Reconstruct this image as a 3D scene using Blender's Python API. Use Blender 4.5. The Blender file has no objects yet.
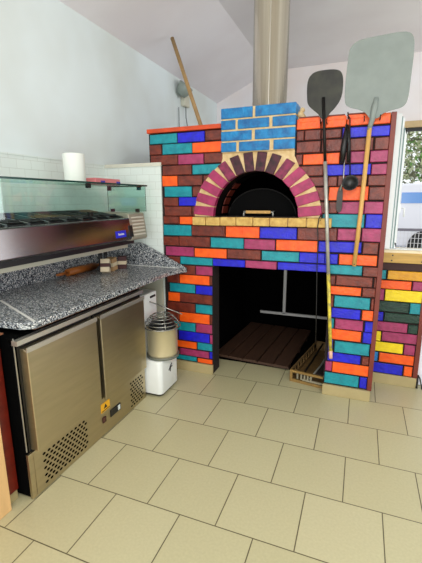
import bpy, bmesh, math, random
from mathutils import Vector, Matrix
random.seed(7)
C = bpy.context.scene.collection
sc = bpy.context.scene

# ---------------- camera ----------------
cam = bpy.data.cameras.new('camera'); cam.sensor_fit = 'HORIZONTAL'; cam.sensor_width = 36; cam.lens = 376.759*36/422
cam.clip_start = .02; cam.clip_end = 300
co = bpy.data.objects.new('camera', cam); C.objects.link(co)
RT = Vector((0.93039359, 0.36652002, -0.00555365)); UP = Vector((-0.07296551, 0.20002441, 0.97707025)); FW = Vector((-0.35922668, 0.90865467, -0.21284475))
M = Matrix((RT, UP, -FW)).transposed().to_4x4(); M.translation = (0.4956, -1.2835, 1.3891); co.matrix_world = M
sc.camera = co
# ---------------- sky, lights, exposure ----------------
w = bpy.data.worlds.new('world'); sc.world = w; w.use_nodes = True
nt = w.node_tree; bg = nt.nodes['Background']
bg.inputs[0].default_value = (.93, .97, 1, 1); bg.inputs[1].default_value = 1.15
def area(name, loc, to, sx, sy, power, col):
    l = bpy.data.lights.new(name, 'AREA'); l.shape = 'RECTANGLE'; l.size = sx; l.size_y = sy; l.energy = power; l.color = col
    o = bpy.data.objects.new(name, l); C.objects.link(o); o.location = loc
    o.rotation_euler = (Vector(to)-Vector(loc)).to_track_quat('-Z', 'Y').to_euler(); return o
area('front_fill_light', (.8, -3.7, 1.2), (.2, 1.6, 2.5), 3.6, 2.0, 85, (.97, .98, 1))  # added fill behind the camera, tilted up to brighten the ceiling
area('overhead_fill_light', (.9, -1.6, 2.9), (.3, .6, 0), 1.2, .5, 42, (1, .97, .9))  # added overhead fill out of view, no fixture modelled
area('shop_window_light', (2.9, 2.9, 1.9), (-.2, 1.2, .6), 1.4, 1.8, 26, (.9, .95, 1))
sc.view_settings.view_transform = 'Standard'; sc.view_settings.look = 'None'; sc.view_settings.gamma = 1
sc.view_settings.use_curve_mapping = False; sc.view_settings.exposure = 0.06

# ---------------- helpers ----------------
def lin(c): return tuple((v/255/12.92 if v/255 <= .04045 else ((v/255+.055)/1.055)**2.4) for v in c)
def mat(name, rgb, rough=.5, metal=0, noise=0, nscale=8, bump=0, bscale=60, spec=None, dark=None, stretch=None, trans=0, ior=None):
    m = bpy.data.materials.new(name); m.use_nodes = True; n = m.node_tree; N = n.nodes; L = n.links; b = N['Principled BSDF']
    col = lin(rgb)+(1,); b.inputs['Base Color'].default_value = col
    b.inputs['Roughness'].default_value = rough; b.inputs['Metallic'].default_value = metal
    if spec is not None: b.inputs['Specular IOR Level'].default_value = spec
    if trans: b.inputs['Transmission Weight'].default_value = trans
    if ior: b.inputs['IOR'].default_value = ior
    tc = N.new('ShaderNodeTexCoord'); mp = N.new('ShaderNodeMapping'); L.new(tc.outputs['Object'], mp.inputs[0])
    if stretch: mp.inputs['Scale'].default_value = stretch
    if noise:
        t = N.new('ShaderNodeTexNoise'); t.inputs['Scale'].default_value = nscale; t.inputs['Detail'].default_value = 5; L.new(mp.outputs[0], t.inputs[0])
        r = N.new('ShaderNodeValToRGB'); r.color_ramp.elements[0].position = .3; r.color_ramp.elements[1].position = .7
        d = lin(dark) if dark else tuple(v*(1-noise) for v in col[:3])
        r.color_ramp.elements[0].color = d+(1,); r.color_ramp.elements[1].color = col
        L.new(t.outputs[0], r.inputs[0]); L.new(r.outputs[0], b.inputs['Base Color'])
    if bump:
        t2 = N.new('ShaderNodeTexNoise'); t2.inputs['Scale'].default_value = bscale; L.new(mp.outputs[0], t2.inputs[0])
        bp = N.new('ShaderNodeBump'); bp.inputs['Strength'].default_value = bump; bp.inputs['Distance'].default_value = .01
        L.new(t2.outputs[0], bp.inputs['Height']); L.new(bp.outputs[0], b.inputs['Normal'])
    return m
class MB:
    """collects shapes and links them as one mesh object"""
    def __init__(s, xf=None): s.v = []; s.f = []; s.mi = []; s.sm = []; s.xf = xf
    def add(s, vs, fs, mi=0, sm=False):
        k = len(s.v)
        for v in vs:
            v = Vector(v)
            if s.xf is not None: v = s.xf @ v
            s.v.append(v)
        for f in fs: s.f.append([k+i for i in f]); s.mi.append(mi); s.sm.append(sm)
        return s
    def box(s, x0, x1, y0, y1, z0, z1, mi=0, rot=None):
        vs = [Vector((x, y, z)) for z in (z0, z1) for y in (y0, y1) for x in (x0, x1)]
        if rot is not None:
            c = Vector(((x0+x1)/2, (y0+y1)/2, (z0+z1)/2)); vs = [c+rot @ (v-c) for v in vs]
        return s.add(vs, [(0, 2, 3, 1), (4, 5, 7, 6), (0, 1, 5, 4), (2, 6, 7, 3), (0, 4, 6, 2), (1, 3, 7, 5)], mi)
    def prism(s, pts, d, mi=0, sm=False):
        """pts: 3-D outline, d: extrusion vector"""
        n = len(pts); P = [Vector(p) for p in pts]; d = Vector(d)
        s.add(P+[p+d for p in P], [list(range(n))[::-1], list(range(n, 2*n))], mi)
        k = len(s.v)-2*n
        for i in range(n):
            j = (i+1) % n; s.f.append([k+i, k+j, k+n+j, k+n+i]); s.mi.append(mi); s.sm.append(sm)
        return s
    def tube(s, pts, r, n=12, mi=0, cap=True, rs=None):
        P = [Vector(p) for p in pts]; rings = []
        for i, p in enumerate(P):
            d = (P[min(i+1, len(P)-1)]-P[max(i-1, 0)]).normalized()
            if i == 0 or True:
                a = Vector((0, 0, 1)) if abs(d.z) < .9 else Vector((1, 0, 0))
            u = d.cross(a).normalized(); v = d.cross(u).normalized(); rr = rs[i] if rs else r
            rings.append([p+(u*math.cos(t)+v*math.sin(t))*rr for t in [2*math.pi*j/n for j in range(n)]])
        vs = [q for R in rings for q in R]; fs = []
        for i in range(len(P)-1):
            for j in range(n): fs.append((i*n+j, i*n+(j+1) % n, (i+1)*n+(j+1) % n, (i+1)*n+j))
        s.add(vs, fs, mi, True)
        if cap: s.add(rings[0], [list(range(n))[::-1]], mi); s.add(rings[-1], [list(range(n))], mi)
        return s
    def lathe(s, prof, c, n=32, mi=0, axis='z'):
        vs = []; m = len(prof)
        for j in range(n):
            t = 2*math.pi*j/n
            for r, h in prof: vs.append((c[0]+r*math.cos(t), c[1]+r*math.sin(t), c[2]+h))
        fs = [(j*m+i, ((j+1) % n)*m+i, ((j+1) % n)*m+i+1, j*m+i+1) for j in range(n) for i in range(m-1)]
        return s.add(vs, fs, mi, True)
    def build(s, name, mats, parent=None, bevel=0, recalc=True, **props):
        me = bpy.data.meshes.new(name); me.from_pydata([tuple(v) for v in s.v], [], s.f)
        for m in (mats if isinstance(mats, (list, tuple)) else [mats]): me.materials.append(m)
        for p, i, q in zip(me.polygons, s.mi, s.sm): p.material_index = i; p.use_smooth = q
        b = bmesh.new(); b.from_mesh(me)
        bmesh.ops.remove_doubles(b, verts=b.verts, dist=1e-6)
        if recalc: bmesh.ops.recalc_face_normals(b, faces=b.faces)
        b.to_mesh(me); b.free()
        o = bpy.data.objects.new(name, me); C.objects.link(o)
        if parent is not None: o.parent = parent; o.matrix_parent_inverse = parent.matrix_basis.inverted()
        if bevel:
            bv = o.modifiers.new('bevel', 'BEVEL'); bv.width = bevel; bv.segments = 2; bv.limit_method = 'ANGLE'; bv.angle_limit = .6
        for k, v in props.items(): o[k] = v
        return o
def thing(name, label, cat, loc, group=None):
    o = bpy.data.objects.new(name, None); C.objects.link(o); o.location = loc; o.empty_display_size = .05
    o['label'] = label; o['category'] = cat
    if group: o['group'] = group
    return o
def tag(o, label, cat, group=None):
    o['label'] = label; o['category'] = cat
    if group: o['group'] = group
    return o
def struct(o): o['kind'] = 'structure'; return o
FACADE=[
  (1.872, 1.797, [(-1.043, -0.814, 't'), (-0.806, -0.593, 'b'), (-0.587, -0.454, 'n')]) ,
  (1.797, 1.718, [(-1.047, -0.943, 'n'), (-0.937, -0.694, 't'), (-0.69, -0.454, 'o')]) ,
  (1.718, 1.642, [(-1.041, -0.81, 'n'), (-0.805, -0.6, 'm'), (-0.596, -0.431, 'n')]) ,
  (1.642, 1.565, [(-0.94, -0.697, 'n'), (-0.692, -0.461, 't')]) ,
  (1.565, 1.487, [(-0.947, -0.815, 'o'), (-0.81, -0.61, 'n'), (-0.606, -0.515, 'n')]) ,
  (1.487, 1.408, [(-0.928, -0.7, 't'), (-0.694, -0.571, 'n')]) ,
  (1.408, 1.34, [(-0.94, -0.814, 'n'), (-0.808, -0.652, 'b')]) ,
  (1.34, 1.265, [(-0.933, -0.703, 'n'), (-0.697, -0.637, 'n')]) ,
  (1.265, 1.203, [(-0.945, -0.814, 'n'), (-0.808, -0.679, 'o')]) ,
  (1.2, 1.114, [(-0.947, -0.709, 't'), (-0.704, -0.437, 'n'), (-0.432, -0.176, 'o'), (-0.171, 0.088, 'b'), (0.093, 0.352, 'n'), (0.357, 0.501, 'm'), (0.504, 0.626, 'm')]) ,
  (1.112, 1.033, [(-0.95, -0.818, 'n'), (-0.812, -0.557, 'n'), (-0.552, -0.29, 't'), (-0.285, -0.058, 'm'), (-0.051, 0.234, 'o'), (0.239, 0.51, 'b'), (0.516, 0.612, 'n')]) ,
  (1.03, 0.955, [(-0.935, -0.691, 'm'), (-0.685, -0.421, 'o'), (-0.416, -0.161, 'n'), (-0.156, 0.11, 't'), (0.115, 0.285, 'b'), (0.285, 0.369, 'b'), (0.375, 0.61, 'o')]) ,
  (0.952, 0.892, [(-0.911, -0.813, 'n'), (-0.809, -0.537, 't'), (-0.534, -0.28, 'b'), (-0.275, -0.042, 'm'), (-0.037, 0.302, 'b')]) ,
  (0.955, 0.885, [(0.305, 0.525, 't'), (0.531, 0.622, 'n')]) ,
  (0.888, 0.814, [(-0.922, -0.815, 'n'), (-0.809, -0.682, 'n'), (-0.676, -0.538, 'm')]) ,
  (0.812, 0.737, [(-0.925, -0.826, 'n'), (-0.82, -0.564, 'o'), (-0.558, -0.539, 'n')]) ,
  (0.735, 0.66, [(-0.909, -0.685, 't'), (-0.679, -0.539, 'b')]) ,
  (0.658, 0.581, [(-0.921, -0.821, 'o'), (-0.817, -0.539, 'n')]) ,
  (0.579, 0.501, [(-0.933, -0.687, 'n'), (-0.679, -0.54, 't')]) ,
  (0.499, 0.417, [(-0.935, -0.834, 'n'), (-0.828, -0.564, 'o'), (-0.559, -0.54, 'n')]) ,
  (0.415, 0.34, [(-0.882, -0.688, 't'), (-0.68, -0.541, 'm')]) ,
  (0.338, 0.257, [(-0.922, -0.848, 'n'), (-0.838, -0.565, 'b'), (-0.56, -0.541, 'm')]) ,
  (0.255, 0.19, [(-0.906, -0.677, 'o'), (-0.668, -0.541, 't')]) ,
  (0.188, 0.127, [(-0.908, -0.833, 'n'), (-0.827, -0.57, 'm'), (-0.565, -0.542, 'b')]) ,
  (0.125, 0.082, [(-0.909, -0.679, 't'), (-0.67, -0.542, 'o')]) ,
  (1.895, 1.828, [(0.059, 0.208, 'o'), (0.213, 0.365, 'o'), (0.369, 0.506, 'o'), (0.509, 0.617, 'o')]) ,
  (1.824, 1.76, [(0.062, 0.108, 'n'), (0.113, 0.215, 'n'), (0.218, 0.34, 'n'), (0.344, 0.494, 'b'), (0.501, 0.617, 'b')]) ,
  (1.758, 1.682, [(0.065, 0.219, 'n'), (0.225, 0.359, 'n'), (0.364, 0.528, 'n'), (0.537, 0.618, 'n')]) ,
  (1.68, 1.605, [(0.062, 0.104, 'n'), (0.108, 0.339, 'o'), (0.344, 0.4, 'n'), (0.404, 0.512, 'm'), (0.516, 0.619, 'm')]) ,
  (1.603, 1.534, [(0.092, 0.243, 'n'), (0.258, 0.526, 'b'), (0.531, 0.62, 'm')]) ,
  (1.532, 1.467, [(0.128, 0.269, 'n'), (0.275, 0.331, 'n'), (0.336, 0.511, 'n'), (0.516, 0.62, 'n')]) ,
  (1.465, 1.375, [(0.131, 0.279, 'n'), (0.285, 0.523, 'o'), (0.528, 0.621, 'n')]) ,
  (1.373, 1.292, [(0.207, 0.285, 'n'), (0.29, 0.344, 'n'), (0.349, 0.506, 'm'), (0.509, 0.617, 'm')]) ,
  (1.29, 1.203, [(0.251, 0.515, 't'), (0.522, 0.619, 'b')]) ,
  (0.883, 0.812, [(0.322, 0.36, 'n'), (0.367, 0.595, 'n'), (0.601, 0.619, 'n')]) ,
  (0.81, 0.745, [(0.329, 0.53, 'o'), (0.539, 0.618, 'n')]) ,
  (0.743, 0.657, [(0.327, 0.358, 'n'), (0.362, 0.589, 't'), (0.596, 0.616, 'n')]) ,
  (0.655, 0.58, [(0.349, 0.538, 'b'), (0.547, 0.618, 'o')]) ,
  (0.578, 0.501, [(0.343, 0.37, 't'), (0.377, 0.561, 'm'), (0.568, 0.621, 'b')]) ,
  (0.499, 0.421, [(0.347, 0.554, 'o'), (0.565, 0.626, 'b')]) ,
  (0.419, 0.329, [(0.344, 0.373, 'b'), (0.382, 0.611, 't')]) ,
  (0.327, 0.259, [(0.341, 0.561, 'b'), (0.568, 0.615, 'n')]) ,
  (0.257, 0.177, [(0.331, 0.375, 'm'), (0.38, 0.618, 'o')]) ,
  (0.175, 0.085, [(0.331, 0.562, 't'), (0.568, 0.613, 'b')]) ,
]
LOWWALL=[
  (0.885, 0.812, [(0.656, 0.694, 't'), (0.703, 0.936, 'a')]) ,
  (0.81, 0.742, [(0.658, 0.862, 'o'), (0.872, 0.944, 'm')]) ,
  (0.74, 0.652, [(0.654, 0.692, 'm'), (0.698, 0.946, 'y')]) ,
  (0.65, 0.567, [(0.658, 0.865, 'g'), (0.871, 0.939, 't')]) ,
  (0.565, 0.494, [(0.651, 0.699, 'b'), (0.706, 0.94, 'g')]) ,
  (0.492, 0.417, [(0.654, 0.866, 'm'), (0.871, 0.938, 'g')]) ,
  (0.415, 0.336, [(0.649, 0.695, 'y'), (0.701, 0.939, 'm')]) ,
  (0.334, 0.25, [(0.652, 0.855, 'y'), (0.861, 0.934, 'm')]) ,
  (0.248, 0.167, [(0.648, 0.691, 'l'), (0.698, 0.936, 'o')]) ,
  (0.165, 0.082, [(0.655, 0.868, 'b'), (0.873, 0.931, 'o')]) ,
]
# ---------------- materials ----------------
def floor_mat():
    m = mat('floor_tiles', (190, 186, 138), rough=.36); n = m.node_tree; N = n.nodes; L = n.links; b = N['Principled BSDF']
    tc = N.new('ShaderNodeTexCoord'); mp = N.new('ShaderNodeMapping'); T = .34
    mp.inputs['Scale'].default_value = (1/T, 1/(T*.99716), 1); mp.inputs['Location'].default_value = (20.5, 20, 0)
    L.new(tc.outputs['Object'], mp.inputs[0])
    br = N.new('ShaderNodeTexBrick'); br.offset = .5; br.offset_frequency = 2; br.squash = 1
    br.inputs['Scale'].default_value = 1; br.inputs['Brick Width'].default_value = 1; br.inputs['Row Height'].default_value = 1
    br.inputs['Mortar Size'].default_value = .008; br.inputs['Mortar Smooth'].default_value = .2; br.inputs['Bias'].default_value = 0
    br.inputs['Color1'].default_value = lin((193, 187, 149))+(1,); br.inputs['Color2'].default_value = lin((187, 181, 142))+(1,)
    br.inputs['Mortar'].default_value = lin((92, 84, 58))+(1,)
    L.new(mp.outputs[0], br.inputs[0])
    no = N.new('ShaderNodeTexNoise'); no.inputs['Scale'].default_value = 90; no.inputs['Detail'].default_value = 6; L.new(tc.outputs['Object'], no.inputs[0])
    rp = N.new('ShaderNodeMapRange'); rp.inputs['From Min'].default_value = .3; rp.inputs['From Max'].default_value = .7; rp.inputs['To Min'].default_value = .95; rp.inputs['To Max'].default_value = 1.04
    L.new(no.outputs[0], rp.inputs[0])
    mx = N.new('ShaderNodeMix'); mx.data_type = 'RGBA'; mx.blend_type = 'MULTIPLY'; mx.inputs[0].default_value = 1
    L.new(br.outputs[0], mx.inputs[6]); L.new(rp.outputs[0], mx.inputs[7]); L.new(mx.outputs[2], b.inputs['Base Color'])
    bp = N.new('ShaderNodeBump'); bp.inputs['Strength'].default_value = .3; bp.inputs['Distance'].default_value = .002; bp.invert = True
    L.new(br.outputs[1], bp.inputs['Height']); L.new(bp.outputs[0], b.inputs['Normal'])
    return m
def tile_mat():
    m = mat('white_wall_tiles', (225, 226, 214), rough=.25); n = m.node_tree; N = n.nodes; L = n.links; b = N['Principled BSDF']
    tc = N.new('ShaderNodeTexCoord'); sp = N.new('ShaderNodeSeparateXYZ'); L.new(tc.outputs['Object'], sp.inputs[0])
    ad = N.new('ShaderNodeMath'); ad.operation = 'ADD'; L.new(sp.outputs[0], ad.inputs[0]); L.new(sp.outputs[1], ad.inputs[1])
    cb = N.new('ShaderNodeCombineXYZ'); L.new(ad.outputs[0], cb.inputs[0]); L.new(sp.outputs[2], cb.inputs[1])
    mp = N.new('ShaderNodeMapping'); mp.inputs['Location'].default_value = (20, 20.036, 0); L.new(cb.outputs[0], mp.inputs[0])
    br = N.new('ShaderNodeTexBrick'); br.offset = .5
    br.inputs['Scale'].default_value = 1; br.inputs['Brick Width'].default_value = .11; br.inputs['Row Height'].default_value = .055
    br.inputs['Mortar Size'].default_value = .0014; br.inputs['Color1'].default_value = lin((224, 232, 226))+(1,); br.inputs['Color2'].default_value = lin((219, 228, 222))+(1,)
    br.inputs['Mortar'].default_value = lin((200, 206, 198))+(1,)
    L.new(mp.outputs[0], br.inputs[0]); L.new(br.outputs[0], b.inputs['Base Color'])
    return m
def granite_mat():
    m = mat('speckled_granite', (140, 140, 140), rough=.22); n = m.node_tree; N = n.nodes; L = n.links; b = N['Principled BSDF']
    tc = N.new('ShaderNodeTexCoord')
    v = N.new('ShaderNodeTexVoronoi'); v.inputs['Scale'].default_value = 190; L.new(tc.outputs['Object'], v.inputs[0])
    sp = N.new('ShaderNodeSeparateColor'); L.new(v.outputs['Color'], sp.inputs[0])
    r = N.new('ShaderNodeValToRGB'); r.color_ramp.interpolation = 'CONSTANT'; E = r.color_ramp.elements
    E[0].position = 0; E[0].color = lin((34, 38, 44))+(1,); E[1].position = .25; E[1].color = lin((92, 98, 104))+(1,)
    for p, c in ((.48, (138, 143, 146)), (.75, (182, 186, 186)), (.92, (228, 226, 220))):
        e = E.new(p); e.color = lin(c)+(1,)
    L.new(sp.outputs[0], r.inputs[0]); L.new(r.outputs[0], b.inputs['Base Color'])
    return m
def wall_mat(name, rgb, stain):
    m = mat(name, rgb, rough=.85); n = m.node_tree; N = n.nodes; L = n.links; b = N['Principled BSDF']
    tc = N.new('ShaderNodeTexCoord'); t = N.new('ShaderNodeTexNoise'); t.inputs['Scale'].default_value = 1.3; t.inputs['Detail'].default_value = 3
    L.new(tc.outputs['Object'], t.inputs[0]); r = N.new('ShaderNodeValToRGB'); r.color_ramp.elements[0].position = .35; r.color_ramp.elements[1].position = .62
    r.color_ramp.elements[0].color = lin(stain)+(1,); r.color_ramp.elements[1].color = lin(rgb)+(1,)
    L.new(t.outputs[0], r.inputs[0]); L.new(r.outputs[0], b.inputs['Base Color']); return m
M_floor = floor_mat(); M_tile = tile_mat(); M_granite = granite_mat()
M_wall = wall_mat('left_wall_paint', (225, 235, 236), (212, 219, 216)); M_ceil = wall_mat('ceiling_paint', (236, 232, 236), (229, 223, 227))
M_back = wall_mat('back_wall_paint', (244, 240, 242), (238, 226, 220))
P = {}
for k, c, d in (('t', (10, 150, 160), (4, 124, 138)), ('b', (24, 22, 212), (10, 16, 170)), ('n', (126, 48, 28), (86, 28, 16)), ('o', (250, 102, 10), (236, 78, 4)), ('m', (172, 54, 104), (140, 40, 80)),
                ('y', (248, 222, 16), (232, 200, 8)), ('a', (226, 164, 22), (206, 140, 14)), ('g', (8, 58, 40), (2, 40, 30)), ('l', (36, 132, 204), (20, 108, 180))):
    P[k] = mat('painted_brick_'+{'t': 'teal', 'b': 'blue', 'n': 'brown', 'o': 'orange', 'm': 'magenta', 'y': 'yellow', 'a': 'amber', 'g': 'green', 'l': 'sky'}[k], c, rough=.42, noise=1, dark=d, nscale=22, bump=.35, bscale=70)
PK = list('tbnomyagl'); PM = [P[k] for k in PK]
M_mortar = mat('black_mortar', (30, 17, 16), rough=.9, bump=.5, bscale=90)
M_trim = mat('brown_edge_paint', (124, 46, 30), rough=.5, noise=.3)
M_soot = mat('sooty_interior', (7, 6, 6), rough=1, spec=.05, noise=.5)
M_cream = mat('cream_mortar', (222, 196, 150), rough=.85, noise=1, dark=(196, 162, 108), nscale=30, bump=.4)
M_arch = mat('magenta_arch_brick', (176, 44, 98), rough=.5, noise=1, dark=(136, 34, 74), nscale=20, bump=.3)
M_archd = mat('sooty_arch_brick', (84, 26, 44), rough=.6, noise=1, dark=(30, 12, 18), nscale=26, bump=.3)
M_archm = mat('half_sooty_arch_brick', (150, 42, 84), rough=.6, noise=1, dark=(70, 24, 40), nscale=26, bump=.3)
M_chim = mat('azure_chimney_brick', (8, 132, 192), rough=.5, noise=1, dark=(4, 88, 146), nscale=20, bump=.4)
M_ledge = mat('yellow_firebrick', (216, 182, 104), rough=.75, noise=1, dark=(184, 142, 74), nscale=26, bump=.4)
M_plinth = mat('beige_skirting_tile', (178, 162, 116), rough=.45, noise=.12, nscale=12)
M_steel = mat('flue_steel', (244, 240, 224), rough=.16, metal=1, noise=1, dark=(206, 196, 174), nscale=3, stretch=(9, 9, .15))  # vertical reflection streaks put into the steel colour by stretched noise
M_ss = mat('brushed_stainless', (194, 180, 148), rough=.38, metal=1, noise=.1, nscale=5, stretch=(1, 1, 8))
M_ss2 = mat('polished_stainless', (128, 122, 120), rough=.2, metal=1, noise=.15, nscale=4)
M_sslight = mat('satin_steel_edge', (205, 200, 188), rough=.35, metal=.8)
M_black = mat('black_plastic', (14, 14, 15), rough=.4)
M_blackm = mat('black_iron', (26, 24, 22), rough=.5, metal=.5, noise=.4, nscale=20)
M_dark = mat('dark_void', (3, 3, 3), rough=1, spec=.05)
M_wood = mat('pale_wood', (216, 168, 92), rough=.5, noise=.2, nscale=6, stretch=(8, 8, 1))
M_sill = mat('sill_pine', (206, 166, 88), rough=.6, noise=.25, nscale=8, stretch=(1, 8, 8))
M_silltop = mat('cream_sill_top', (238, 222, 184), rough=.6)
M_upvc = mat('white_upvc', (236, 240, 240), rough=.3)
M_seal = mat('grey_green_seal', (120, 146, 146), rough=.5)
M_white = mat('white_enamel', (232, 236, 232), rough=.3)
M_alu = mat('dull_aluminium', (134, 143, 138), rough=.6, metal=0, noise=.12, nscale=14)
M_steelrod = mat('worn_steel_rod', (196, 196, 186), rough=.35, metal=.5, noise=.35, nscale=14)
M_yellow = mat('yellow_tape', (236, 214, 50), rough=.5, noise=1, dark=(150, 140, 80), nscale=30)
M_red = mat('red_brown_laminate', (112, 28, 14), rough=.35, noise=.35, nscale=5, stretch=(1, 1, 6))
M_lwood = mat('light_beech', (222, 180, 122), rough=.5, noise=.1, nscale=5, stretch=(8, 8, 1))
def glass_mat():
    m = bpy.data.materials.new('green_tinted_glass'); m.use_nodes = True; N = m.node_tree.nodes; L = m.node_tree.links; N.clear()
    o = N.new('ShaderNodeOutputMaterial'); t = N.new('ShaderNodeBsdfTransparent'); g = N.new('ShaderNodeBsdfGlossy'); x = N.new('ShaderNodeMixShader'); x.inputs[0].default_value = .07
    t.inputs[0].default_value = (.86, .95, .92, 1); g.inputs['Roughness'].default_value = .03; 
    L.new(t.outputs[0], x.inputs[1]); L.new(g.outputs[0], x.inputs[2]); L.new(x.outputs[0], o.inputs[0]); return m
M_glass = glass_mat(); M_gedge = mat('dark_glass_edge', (26, 62, 56), rough=.2)

# ================= SETTING =================
FY = 1.364
struct(MB().box(-1.62, 4, -4, 7, -.1, 0).build('floor', M_floor))
ZC = 2.68; XR = -.74; ZR = 3.0
wl = struct(MB().box(-1.62, -1.47, -4, 3.95, 0, ZC+.02).build('wall_left', M_wall))
MB().box(-1.47, -1.462, -4, 1.352, 0, 1.655).box(-1.47, -1.458, -4, 1.352, 1.655, 1.664).build('wall_tiles', M_tile, wl)
struct(MB().prism([(-1.62, -4, 2.614), (-1.47, -4, ZC), (XR, -4, ZR), (4, -4, ZR), (4, -4, ZR+.15), (-1.62, -4, ZR+.15)], (0, 8.05, 0)).build('ceiling', M_ceil))
BY = 3.95; bw = MB()
bw.prism([(-1.47, BY, 0), (.86, BY, 0), (.86, BY, ZR), (XR, BY, ZR), (-1.47, BY, ZC)], (0, .12, 0)).box(.86, 4, BY, BY+.12, 2.27, ZR)
struct(bw.build('wall_back', M_back))
struct(MB().box(.86, 4, BY-.02, BY+.1, 2.2, 2.27).build('trim_2', mat('tan_lintel', (214, 186, 140), rough=.7, noise=.2)))
struct(MB().box(.86, 4, BY+.02, BY+.08, 2.165, 2.2).build('trim_3', mat('black_head_profile', (30, 28, 30), rough=.5)))
# tiled stub wall left of the oven
st = struct(MB().box(-1.462, -.953, 1.352, 1.6, 0, 1.64).build('wall_stub', M_tile))
MB().box(-1.462, -.947, 1.345, 1.6, 1.64, 1.666).build('cement_cap', mat('pale_cement', (214, 212, 196), rough=.9, noise=.1), st)
# low painted brick wall with timber sill
def bricks_mesh(rows, y, prot, clip=None):
    b = MB()
    for zt, zb, bs in rows:
        for a, c, k in bs:
            j = lambda: random.uniform(-.0022, .0022)
            z0 = zb+.0034+j(); z1 = zt-.0034+j(); a2 = a+.001+j(); c2 = c-.001+j()
            p = [[a2, z0], [c2, z0+j()], [c2, z1], [a2, z1+j()]]
            if clip: p = clip(p)
            if not p: continue
            dy = prot+random.uniform(-.001, .0015)
            f = [(x, y-dy, z) for x, z in p]; q = .0035
            cx = sum(x for x, z in p)/4; cz = sum(z for x, z in p)/4
            outer = [(x, y, z) for x, z in p]
            inner = [(x+(q if x < cx else -q), y-dy, z+(q if z < cz else -q)) for x, z in p]
            mid = [(x, y-dy*.6, z) for x, z in p]
            i = PK.index(k)
            fs = [(8, 9, 10, 11)]
            for u in range(4):
                v = (u+1) % 4; fs += [(u, v, 4+v, 4+u), (4+u, 4+v, 8+v, 8+u)]
            b.add(outer+mid+inner, fs, i)
    return b
LW = 1.69
lw = struct(MB().box(.646, .963, LW, LW+.14, 0, .90).build('wall_right', M_mortar))
bricks_mesh(LOWWALL, LW, .008).build('painted_bricks', PM, lw)
MB().box(.938, .968, LW-.012, LW+.14, .08, .90).build('brown_edge_strip', M_trim, lw)
struct(MB().box(.646, .964, LW-.018, LW, 0, .079).build('baseboard_right', M_plinth, bevel=.003))
sill = struct(MB().box(.655, 1.25, LW-.03, LW+.16, .94, 1.012).build('trim_1', M_sill, bevel=.003))
MB().box(.655, 1.25, LW-.028, LW+.17, 1.012, 1.028).build('sill_top', M_silltop, sill)
MB().box(.655, 1.25, LW-.012, LW+.13, .885, .94).build('dark_wood_bearer', mat('dark_bearer', (58, 30, 26), rough=.7), sill)
h = MB()
for x, z in ((.722, .994), (.718, .957), (.915, .992), (.910, .955)): h.tube([(x, LW-.034, z), (x, LW-.028, z)], .0052)
h.build('bolt_hole', M_black, sill)
# upvc window with open sash standing on the sill
wn = struct(MB().box(.668, .702, LW+.03, LW+.09, 1.028, 1.95).box(.668, 1.25, LW+.03, LW+.09, 1.028, 1.034).build('window_1', M_upvc, bevel=.002))
MB().box(.700, .709, LW+.035, LW+.09, 1.034, 1.93).build('window_seal', M_seal, wn)
sash = MB(); sash.box(.709, .722, LW+.05, LW+.10, 1.034, 1.925); sash.box(.728, .744, LW+.06, LW+.36, 1.034, 1.075); sash.box(.728, .744, LW+.06, LW+.36, 1.81, 1.85)
sash.box(.728, .744, LW+.06, LW+.11, 1.034, 1.85); sash.box(.728, .744, LW+.31, LW+.36, 1.034, 1.85)
sash.build('window_sash', M_upvc, wn, bevel=.002)
MB().box(.734, .738, LW+.11, LW+.31, 1.075, 1.81).build('window_pane', M_glass, wn)
MB().box(.721, .7285, LW+.045, LW+.10, 1.034, 1.86).build('window_seal', M_seal, wn)
hd = MB(); hd.box(.744, .752, LW+.07, LW+.09, 1.29, 1.35).tube([(.752, LW+.08, 1.32), (.775, LW+.08, 1.32), (.777, LW+.08, 1.26)], .006); hd.build('window_handle', M_upvc, wn)
dr = struct(MB().box(.972, 1.7, LW+.05, LW+.09, .004, .93).build('door_1', mat('white_door', (236, 236, 246), rough=.35), bevel=.003))
MB().box(1.04, 1.6, LW+.044, LW+.05, .12, .84).build('door_panel', mat('white_door_panel', (240, 240, 248), rough=.3), dr, bevel=.004)

# ================= PIZZA OVEN =================
ov = thing('pizza_oven', 'large wood-fired pizza oven clad in multicoloured painted bricks with azure chimney breast', 'pizza oven', (-.2, FY, 0))
XL, XRr = -.953, .64; OL, OR, OT = -.536, .322, .906; TH = .14
AX, AZ = -.214, 1.265; RX, RZ = .464, .442; IX, IZ = .309, .315
core = MB()
core.box(XL, OL, FY, FY+TH, 0, AZ).box(OR, XRr, FY, FY+TH, 0, AZ).box(OL, OR, FY, FY+TH, OT, AZ)
core.box(-1.052, -.70, FY, FY+TH, 1.668, 1.872).box(XL, -.70, FY, FY+TH, AZ, 1.668).box(.27, XRr, FY, FY+TH, AZ, 1.872).box(-.70, .27, FY, FY+TH, 1.72, 1.872)
nA = 24; arc = [(AX-.41*math.cos(math.pi*i/nA), AZ+.385*math.sin(math.pi*i/nA)) for i in range(nA+1)]
def rim(p):
    dx, dz = p[0]-AX, p[1]-AZ; t = 1e9
    if dx < -1e-6: t = min(t, (-.70-AX)/dx)
    if dx > 1e-6: t = min(t, (.27-AX)/dx)
    if dz > 1e-6: t = min(t, (1.72-AZ)/dz)
    return (AX+dx*t, AZ+dz*t)
for i in range(nA):
    a, b_ = arc[i], arc[i+1]; A, B = rim(a), rim(b_)
    pts = [a, b_, B, A]
    if abs(A[0]-B[0]) > 1e-4 and abs(A[1]-B[1]) > 1e-4:
        cr = (-.70 if A[0] < AX else .27, 1.72); pts = [a, b_, B, cr, A]
    core.prism([(x, FY, z) for x, z in pts], (0, TH, 0))
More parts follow.
